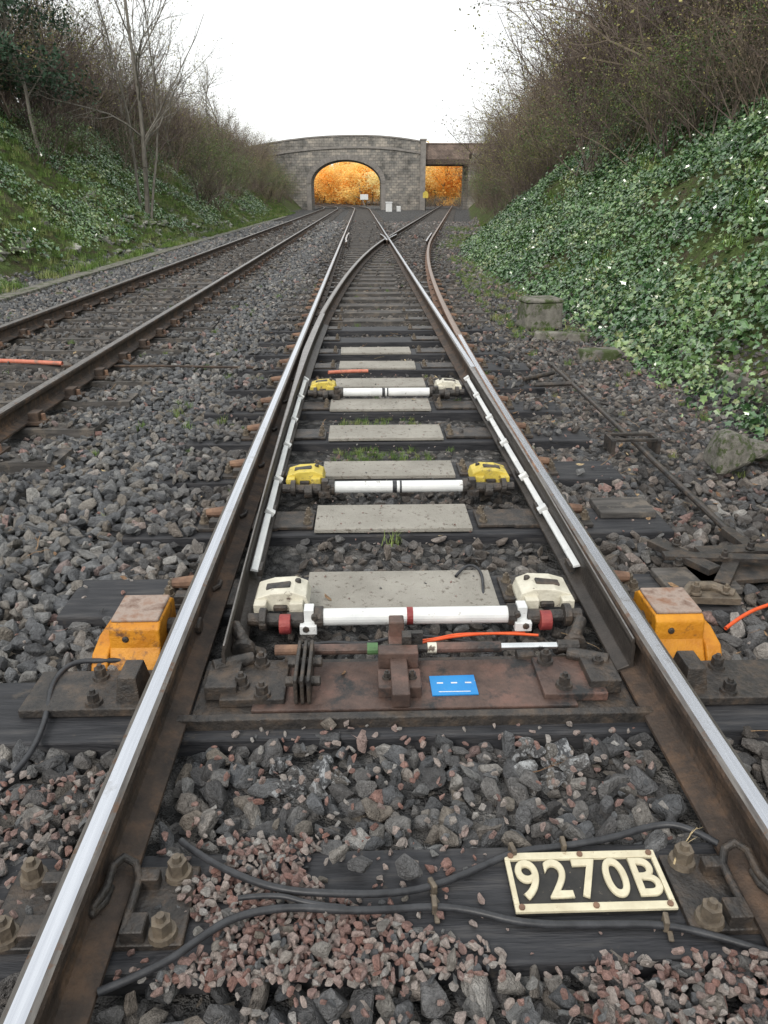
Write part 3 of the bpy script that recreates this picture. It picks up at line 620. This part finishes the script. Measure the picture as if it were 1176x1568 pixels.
def grow(r,segs,tips,p,d,L,rad,lv,cfg):
    ns,kids,spread,jit,up,lr,rr=cfg[lv]; d=d/np.linalg.norm(d); last=lv==len(cfg)-1
    pts=[p]; ds=[d]
    for i in range(ns):
        d=d+r.normal(size=3)*jit+np.array([0,0,up]); d=d/np.linalg.norm(d); q=p+d*L/ns
        f0=1-.75*i/ns; f1=1-.75*(i+1)/ns; segs.append((p,q,rad*f0,rad*f1)); p=q; pts.append(p); ds.append(d)
    if last: tips.append(p); tips.append((pts[0]+p)/2); return
    for j in range(kids):
        t=r.uniform(.25,1.0); i=min(ns,int(t*ns)); f=t*ns-i if i<ns else 0
        pp=pts[i]+(pts[min(i+1,ns)]-pts[i])*f
        x=r.normal(size=3); x-=ds[i]*x.dot(ds[i]); x/=np.linalg.norm(x)
        nd=ds[i]+x*spread*r.uniform(.6,1.3)
        grow(r,segs,tips,pp,nd,L*lr*r.uniform(.6,1.2)*(1.15-.5*t),rad*rr*(1-.5*t),lv+1,cfg)
def leaves(r,tips,num,spread,size):
    T=np.array(tips); c=T[r.integers(0,len(T),num)]+r.normal(size=(num,3))*spread
    a=r.normal(size=(num,3)); a/=np.linalg.norm(a,axis=1,keepdims=True); b=r.normal(size=(num,3)); b-=a*(a*b).sum(1,keepdims=True); b/=np.linalg.norm(b,axis=1,keepdims=True)
    s=(size*r.uniform(.6,1.3,num))[:,None]
    V=np.stack([c-a*s,c-b*s*.5,c+a*s,c+b*s*.5],1).reshape(-1,3); F=np.arange(num*4).reshape(-1,4); return V,F
def plant(name,seed,stems,cfg,height,rad,base,lean,nleaf,lspread,lsize,barkm,leafm,k=3):
    r=np.random.default_rng(seed); segs=[];tips=[]
    for s in range(stems):
        p=np.array([r.uniform(-base,base),r.uniform(-base,base),-.1]) if stems>1 else np.array([0,0,-.2])
        grow(r,segs,tips,p,np.array([r.normal()*lean,r.normal()*lean,1.]),height*r.uniform(.7,1.1) if stems>1 else height,rad,0,cfg)
    V,F=segmesh(segs,k); mi=np.zeros(len(F))
    if nleaf:
        V2,F2=leaves(r,tips,nleaf,lspread,lsize); F2=F2+len(V); V=np.concatenate([V,V2]); F=np.concatenate([F,F2]); mi=np.concatenate([mi,np.ones(len(F2))])
    return tobj(name,V,F,[barkm,leafm],mi)
SH=[(6,7,.7,.12,.02,.45,.55),(4,5,.8,.18,.02,.5,.6),(3,0,.8,.2,.0,.5,.6)]
shr=[plant('shrub_%d'%i,20+i,12,SH,2.6,.016,.5,.45,[250,1100,1800,700,900,200][i],.09,[.022,.024,.03,.024,.026,.02][i],'twig',['brownleaf','budleaf','greenleaf','budleaf','brownleaf','budleaf'][i]) for i in range(6)]
shrubs=tcoll('shrub_forms',shr)
TR=[(10,16,.75,.06,.02,.42,.45),(6,7,.8,.12,.03,.5,.5),(4,5,.8,.16,.02,.5,.55),(3,0,.8,.2,.0,.5,.5)]
def orient(nrm,yaw):
    q=Vector(nrm).to_track_quat('Z','Y')@Euler((0,0,yaw)).to_quaternion(); return tuple(q.to_euler())
pts=[];idx=[];sc=[]
def addshrub(X,Y,s,i,dz=0):
    pts.append((X,Y,float(H(X,Y))+dz)); idx.append(i); sc.append((s*rng.uniform(.85,1.2),s*rng.uniform(.85,1.2),s*rng.uniform(.85,1.15)))
for _ in range(370):
    Y=rng.uniform(14,86)**1.0; dl=rng.uniform(2.6 if Y<34 else 1.0,10); X=float(toeL(Y))-dl
    if Y<34 and dl<4.0 and rng.random()<.6: continue
    if Y<24 and X/Y<-.40: 
        if rng.random()<.6: continue
        addshrub(X,Y,rng.uniform(.5,.8),rng.choice([1,3])); continue
    big=1.3 if 24<Y<45 and dl>3.5 else 1.1
    addshrub(X,Y,rng.uniform(.75,1.35)*(.8 if dl<3.5 else big),rng.choice([0,5,4,5,3,1,0] if dl>3 else [0,3,2,2,1]))
scatter('shrub_thicket',pts,[(0,0,a) for a in rng.uniform(0,6.28,len(pts))],sc,idx,shrubs)
pts=[];idx=[];sc=[]
for _ in range(390):
    Y=rng.uniform(8.5,84) if rng.random()<.75 else rng.uniform(8.5,24)
    if Y<12: lo=3.1
    elif Y<26: lo=3.1-(Y-12)*.16
    else: lo=.9
    dr=lo+rng.uniform(0,1)**1.3*8; X=float(toeR(Y))+dr
    low=dr<lo+1.0; big=1.35 if 11<Y<27 else 1.15
    addshrub(X,Y,rng.uniform(.8,1.35)*(.6 if low else big),rng.choice([1,2,2,3,4]) if low else rng.choice([0,1,1,3,3,4,5,5]))
scatter('shrub_thicket',pts,[(0,0,a) for a in rng.uniform(0,6.28,len(pts))],sc,idx,shrubs)
def place(o,X,Y,s=1,rz=0,dz=0):
    o.location=(X,Y,float(H(X,Y))+dz); o.rotation_euler=(0,0,rz); o.scale=(s,s,s); scene.collection.objects.link(o)
def tree(seed,h,r,leafn=0,bm_='bark',lm='budleaf'):
    return plant('bare_tree',seed,1,TR,h,r,0,.06,leafn,.12,.03,bm_,lm,5)
place(tree(3,9.0,.09,500,'palebark'),-7.35,27,1,0); place(tree(4,7.5,.05,300,'palebark'),-7.6,27.4,1,2); place(tree(21,7.5,.045,300,'palebark'),-7.2,26.8,1,4)
place(tree(5,6,.06,300,'palebark'),-9.6,24.5); place(tree(6,6.5,.08,500),-12.5,34); place(tree(8,5.5,.07,400,'palebark'),-9.5,42)
place(tree(22,5.5,.06,300,'palebark'),-9.3,34); place(tree(23,6,.06,300),-11.0,30)
place(tree(9,6,.08,500,'palebark'),-9.8,55); place(tree(10,6,.08,300),-11,66); place(tree(12,5,.07,500),8.8,34); place(tree(13,4.5,.07,700),8.0,24); place(tree(14,5,.07,700),8.6,17)
place(tree(15,5,.07,600),10.5,50)
def conifer():
    r=np.random.default_rng(5); segs=[(np.array([0,0,-.2]),np.array([0,0,8.]),.14,.02)];tips=[]
    for i in range(150):
        z=r.uniform(1,7.9); a=r.uniform(0,6.28); L=(8.3-z)*.3+.4; d=np.array([math.cos(a),math.sin(a),-.1])*L
        p=np.array([0,0,z]); segs.append((p,p+d,.02,.005))
        for t in np.linspace(.25,1,6): tips.append(p+d*t)
    V,F=segmesh(segs,4); V2,F2=leaves(r,tips,26000,.12,.06); mi=[0]*len(F)+[1]*len(F2)
    return tobj('conifer_tree',np.concatenate([V,V2]),np.concatenate([F,F2+len(V)]),['bark','pine'],mi)
place(conifer(),-10.7,24.5,1.1)
ST=[(7,14,.8,.08,.0,.4,.45),(4,5,.9,.15,.03,.5,.5),(3,0,.9,.2,.0,.5,.5)]
at=tcoll('sun_painted_tree_forms',[plant('sun_painted_tree_%d'%i,60+i,1,ST,6.0,.1,0,.1,3400,.42,.13,'palebark','sunleaf',4) for i in range(3)])
pts=[];
for _ in range(220):
    Y=rng.uniform(120,175); X=rng.uniform(-32,40)
    if abs(X-float(curveL(Y))+1.6)<6 and Y<135: continue
    pts.append((X,Y,-rng.uniform(0,2.2)))
n=len(pts); scatter('sun_painted_trees',pts,[(0,0,a) for a in rng.uniform(0,6.28,n)],[(q*1.6,q*1.6,q) for q in rng.uniform(.75,1.15,n)],rng.integers(0,3,n),at)  # sunlit trees beyond the bridge, their warm light painted into the leaves
pts=[(x,y,-.1) for x,y in zip(rng.uniform(-14,14,26),rng.uniform(104,119,26)) if abs(x-float(curveL(y))+1.6)>3.9]; n=len(pts)
scatter('shrub_thicket',pts,[(0,0,a) for a in rng.uniform(0,6.28,n)],[(q,q,q*.7) for q in rng.uniform(.6,1,n)],rng.choice([1,2,3],n),shrubs)
def ivy_patch(i):
    r=np.random.default_rng(200+i); V=[];F=[]
    L=[(0,-.5),(.42,-.55),(.36,-.12),(.5,.1),(.2,.2),(0,.62),(-.2,.2),(-.5,.1),(-.36,-.12),(-.42,-.55)]
    for j in range(50):
        c=Vector((r.normal()*.16,r.normal()*.16,r.uniform(0,.1))); s=r.uniform(.028,.064)
        m_=Euler((r.normal()*.55,r.normal()*.55,r.uniform(0,6.28))).to_matrix(); o=len(V)
        V+= [tuple(c+m_@Vector((0,0,.0))*s)]+[tuple(c+m_@Vector((x*s,y*s,-.15*s*abs(x)*2))) for x,y in L]
        for q in range(10): F.append((o,o+1+q,o+1+(q+1)%10))
    return tobj('ivy_patch_%d'%i,V,F,['ivy'])
ivc=tcoll('ivy_patches',[ivy_patch(i) for i in range(6)])
def bank(side,y0,y1,d0,d1,cell,dens,fn=None):
    D,Y=grid(d0,d1,y0,y1,cell); keep=rng.random(D.size)<dens
    if fn is not None: keep&=fn(D,Y)
    D=D[keep];Y=Y[keep]; X=toeR(Y)+D if side>0 else toeL(Y)-D
    return X,Y,H(X,Y)
def rotset(side,n,tilt=.68): return [orient((-side*math.sin(tilt),rng.normal()*.15,math.cos(tilt)),rng.uniform(0,6.28)) for _ in range(n)]
gap=lambda D,Y: (np.sin(Y*1.7+D*2.3)+np.sin(Y*.8-D*3.1+1)+.6*np.sin(Y*4.1+D*3))>-1.3+.12*D
X,Y,Z=bank(1,3.5,26,-.15,6.0,.19,.92,gap); n=len(X)
s=rng.uniform(.75,1.3,n); scatter('ivy_cover',np.stack([X,Y,Z+.02+rng.random(n)**3*.14],1),rotset(1,n),np.stack([s,s,s],1),rng.integers(0,6,n),ivc)
X,Y,Z=bank(-1,10,60,.7,7,.33,.88,lambda D,Y:(np.sin(Y*.9+D*1.3)+np.sin(Y*.4-D*2+1)+.3*D)>-.05); n=len(X)
s=rng.uniform(.9,1.6,n); scatter('ivy_cover',np.stack([X,Y,Z+.06],1),rotset(-1,n),np.stack([s,s,s],1),rng.integers(0,6,n),ivc)
# limestone outcrop on the left cutting face
X,Y,Z=bank(-1,8,50,-.05,3.6,.24,.62,lambda D,Y:(D<2.0+.9*np.sin(Y*.55+1)+.6*np.sin(Y*2.1)-.03*(Y-10))&(np.sin(Y*1.2+D*2)+.5*np.sin(Y*3.3-D*4)>-.5)); n=len(X)
s=rng.uniform(.16,.46,n)*rng.uniform(.7,1.25,n); scatter('rock_outcrop',np.stack([X,Y,Z-.03],1),rng.uniform(-.3,.3,(n,3))*np.array([1,1,2.5])+np.array([0,-.15,1.57]),np.stack([s*1.25,s*1.0,s*.9],1),rng.integers(0,6,n),rocks)
def tuft(i,L=.16,nb=34,sp=.05):
    r=np.random.default_rng(300+i); V=[];F=[]
    for j in range(nb):
        a=r.uniform(0,6.28); b=np.array([r.normal()*sp,r.normal()*sp,0]); l=L*r.uniform(.5,1.2); d=np.array([math.cos(a),math.sin(a),0])*l*r.uniform(.2,.8); w=np.array([-math.sin(a),math.cos(a),0])*.004
        o=len(V); V+=[b-w,b+w,b+d*.4+w*.7+[0,0,l*.6],b+d*.4-w*.7+[0,0,l*.6],b+d+[0,0,l*.8]]; F+=[(o,o+1,o+2,o+3),(o+3,o+2,o+4)]
    me=bpy.data.meshes.new('grass_tuft_%d'%i); me.from_pydata([tuple(map(float,v)) for v in V],[],F); me.materials.append(M['grass']); return bpy.data.objects.new(me.name,me)
gc=tcoll('grass_tufts',[tuft(i) for i in range(4)])
GP=[];GS=[]
def addg(X,Y,Z,s): GP.append(np.stack([X,Y,Z],1)); GS.append(s)
X,Y,Z=bank(-1,9,70,-.35,4.5,.17,.7,lambda D,Y:(np.sin(Y*.8+D*1.1)+np.sin(Y*2.1-D))>-1.0); addg(X,Y,Z+.06,rng.uniform(.5,1.3,len(X)))
X,Y,Z=bank(1,8.5,40,-1.1,.5,.13,.75,lambda D,Y:(np.sin(Y*1.1+D*2.1)+np.sin(Y*.5-D)+.5*np.sin(Y*4+D*6))>-.5); addg(X,Y,Z+.02,rng.uniform(.25,.6,len(X)))
X,Y,Z=bank(1,6,26,.3,4.5,.5,.5,lambda D,Y:np.sin(Y*1.3-D*2)>.2); addg(X,Y,Z+.05,rng.uniform(.8,1.8,len(X)))
X,Y=grid(-.3,.3,4.2,5.4,.06); a,b=on_sleeper(X,Y); kk=~a&(rng.random(X.size)<.75); X=X[kk];Y=Y[kk]; addg(X,Y,H(X,Y)+.01,rng.uniform(.15,.3,len(X)))
X=rng.uniform(-5.4,2.4,420);Y=rng.uniform(2.4,20,420);a,b=on_sleeper(X,Y);kk=~(a|b|on_rail(X,Y)); X=X[kk];Y=Y[kk]; addg(X,Y,H(X,Y)+.02,rng.uniform(.15,.45,len(X)))
P_=np.concatenate(GP);s=np.concatenate(GS);n=len(s)
scatter('grass',P_,np.stack([np.zeros(n),np.zeros(n),rng.uniform(0,6.28,n)],1),np.stack([s,s,s],1),rng.integers(0,4,n),gc)
def deadleaf(i):
    r=np.random.default_rng(400+i); V=[(-1,0,.1),(-.3,-.45,0),(.4,-.35,.12),(1,0,.2),(.4,.35,.1),(-.3,.42,.05)]
    return tobj('dead_leaf_%d'%i,[(x,y*r.uniform(.6,1.1),z*r.uniform(.3,2)) for x,y,z in V],[(0,1,2,3),(0,3,4,5)],['litter'])
def dtwig(i):
    r=np.random.default_rng(450+i); segs=[];tips=[]; grow(r,segs,tips,np.array([0.,0,0]),np.array([1,.1,.05]),6,.12,0,[(5,3,.7,.2,0,.4,.6),(3,0,.8,.2,0,.5,.6)]); V,F=segmesh(segs,4); V[:,2]*=.25
    return tobj('fallen_twig_%d'%i,V,F,['litter'])
lc=tcoll('leaf_litter_forms',[deadleaf(0),deadleaf(1),dtwig(0),dtwig(1)])
n=900; X=np.where(rng.random(n)<.6,rng.uniform(.95,2.9,n),rng.uniform(-5.8,.7,n)); Y=rng.uniform(1.2,13,n); kk=~on_rail(X,Y,.1); X=X[kk];Y=Y[kk];n=len(X); a,b=on_sleeper(X,Y)
s=rng.uniform(.012,.026,n); scatter('leaf_litter',np.stack([X,Y,np.where(a|b,.03,H(X,Y)+.06)],1),np.stack([rng.uniform(-.5,.5,n),rng.uniform(-.5,.5,n),rng.uniform(0,6.28,n)],1),np.stack([s,s,s],1),rng.choice([0,0,1,1,1,2,3],n),lc)
# ------------------------------------------------------------------ bridge
br=empty('stone_arch_bridge'); y0,y1=88.,93.5
def ztop(x): 
    x=np.clip(x,-14,6.6); return 7.2-.0085*(x+.5)**2 if x<0 else 7.2-.0135*(x-.0)**2
def strip(mb,xs_,zb,zt,ya,yb,m=0):
    for a,b in zip(xs_[:-1],xs_[1:]):
        p=[(a,zb(a+1e-6)),(b,zb(b-1e-6)),(b,zt(b)),(a,zt(a))]
        vs=[(x,ya,z) for x,z in p]+[(x,yb,z) for x,z in p]
        mb.add(vs,[(0,1,2,3),(7,6,5,4),(0,4,5,1),(3,2,6,7)],m)
    a,b=xs_[0],xs_[-1]
    mb.add([(a,ya,zb(a)),(a,yb,zb(a)),(a,yb,zt(a)),(a,ya,zt(a))],[(0,1,2,3)],m); mb.add([(b,ya,zb(b)),(b,yb,zb(b)),(b,yb,zt(b)),(b,ya,zt(b))],[(0,1,2,3)],m)
ac,aa,ab,asz=-1.7,3.8,2.35,2.6
def zarch(x):
    t=(x-ac)/aa; return asz+ab*math.sqrt(max(0,1-t*t)) if abs(t)<1 else -.6
ax=[ac-aa*math.cos(math.pi*i/40) for i in range(41)]
zr=lambda x: ztop(x)-1.05
mb=MB()
strip(mb,[-18,-14,-10,-8,ac-aa],lambda x:-.6,zr,y0,y1); strip(mb,ax,lambda x:max(zarch(x),asz),zr,y0,y1); strip(mb,[ac+aa,4,6.6],lambda x:-.6,zr,y0,y1)
strip(mb,[11.6,16,24],lambda x:-.6,lambda x:5.6,y0,y1)
allx=[-18,-14,-11,-8]+list(np.linspace(-6,6.6,18))
for ya,yb in((y0-.02,y0+.4),(y1-.4,y1+.02)): strip(mb,allx,lambda x:zr(x)+.001,ztop,ya,yb)
bo=mb.build('walls_and_parapets',['masonry'],br)
mb=MB()
for ya,yb in((y0-.09,y0+.46),(y1-.46,y1+.09)): strip(mb,allx,lambda x:ztop(x)+.001,lambda x:ztop(x)+.14,ya,yb)
strip(mb,allx,lambda x:zr(x)-.1,lambda x:zr(x)+.1,y0-.12,y0-.021)
for i in range(33):
    a0=math.pi*(i+.04)/33; a1=math.pi*(i+.96)/33; P=[]
    for a_,k_ in((a0,0),(a1,0),(a1,1),(a0,1)): P.append((ac-(aa+.5*k_)*math.cos(a_),y0-.07,asz+(ab+.5*k_)*math.sin(a_)))
    mb.extr(P,(0,.069,0),0)
mb.box((ac-aa-.25,y0-.035,1.0),(.5,.07,3.1),0); mb.box((ac+aa+.25,y0-.035,1.0),(.5,.07,3.1),0)
mb.box((6.6,y0-.2,3.1),(.55,.7,7.4),0); mb.box((6.6,y0-.2,6.87),(.7,.85,.16),0)
mb.build('copings_and_voussoirs',['voussoir'],br)
mb=MB(); strip(mb,[6.9,11.9],lambda x:5.0,lambda x:6.45,y0,y0+.35); strip(mb,[6.9,11.9],lambda x:5.0,lambda x:6.45,y1-.35,y1); strip(mb,[11.9,18,24],lambda x:5.6,lambda x:6.45,y0,y0+.35)
strip(mb,[6.88,24],lambda x:6.451,lambda x:6.58,y0-.06,y0+.4); mb.build('span_parapet',['brickw'],br)
mb=MB(); strip(mb,[6.6,11.7],lambda x:4.5,lambda x:4.98,y0-.05,y1+.05); mb.build('span_girder',['railside'],br)
mb=MB(); mb.cyl((6.0,76,0),(6.0,76,1.4),.05,n=8,mat=1); mb.extr([(5.75,75.95,1.2),(6.25,75.95,1.2),(6.25,75.95,1.65),(6.0,75.95,1.85),(5.75,75.95,1.65)],(0,.03,0),0); mb.build('yellow_trackside_sign',['yellow','dark'])
mb=MB(); mb.box((.35,112,1.2),(1.1,.3,.7),0); mb.cyl((0,112,-.1),(0,112,.85),.05,n=6,mat=1); mb.cyl((.7,112,-.1),(.7,112,.85),.05,n=6,mat=1); mb.build('white_trackside_sign',['white','dark'],bevel=.02)
mb=MB(); mb.box((2.6,78,.35),(.6,.4,.8),0); mb.box((2.6,78,.8),(.7,.5,.1),0); mb.box((3.6,79,.2),(.4,.4,.5),0); mb.build('relay_cabinet',['white'],bevel=.03)
# ------------------------------------------------------------------ camera, light, world
cam=bpy.data.cameras.new('camera'); co=bpy.data.objects.new('camera',cam); scene.collection.objects.link(co); scene.camera=co
cam.sensor_fit='VERTICAL'; cam.sensor_height=36; cam.lens=26; cam.clip_start=.05; cam.clip_end=4000
co.location=(-.15,0,1.46); co.rotation_euler=(R(90-23.2),0,R(-1.67))
sun=bpy.data.lights.new('sun','SUN'); so=bpy.data.objects.new('sun',sun); scene.collection.objects.link(so)
sun.energy=1.5; sun.angle=R(14); sun.color=(1,.94,.86); so.rotation_euler=(R(50),0,R(-25))
w=bpy.data.worlds.new('World'); scene.world=w; w.use_nodes=True; nt=w.node_tree; bg=nt.nodes['Background']
sk=nt.nodes.new('ShaderNodeTexSky'); sk.sky_type='NISHITA'; sk.sun_disc=False; sk.sun_elevation=R(40); sk.sun_rotation=R(205); sk.dust_density=4
hs=nt.nodes.new('ShaderNodeHueSaturation'); hs.inputs['Saturation'].default_value=.5; nt.links.new(sk.outputs[0],hs.inputs['Color'])
nt.links.new(mixc(nt,.8,hs.outputs[0],(10.4,10.6,10.5)),bg.inputs['Color']); bg.inputs['Strength'].default_value=.142
scene.view_settings.view_transform='Standard'; scene.view_settings.look='None'; scene.view_settings.exposure=0
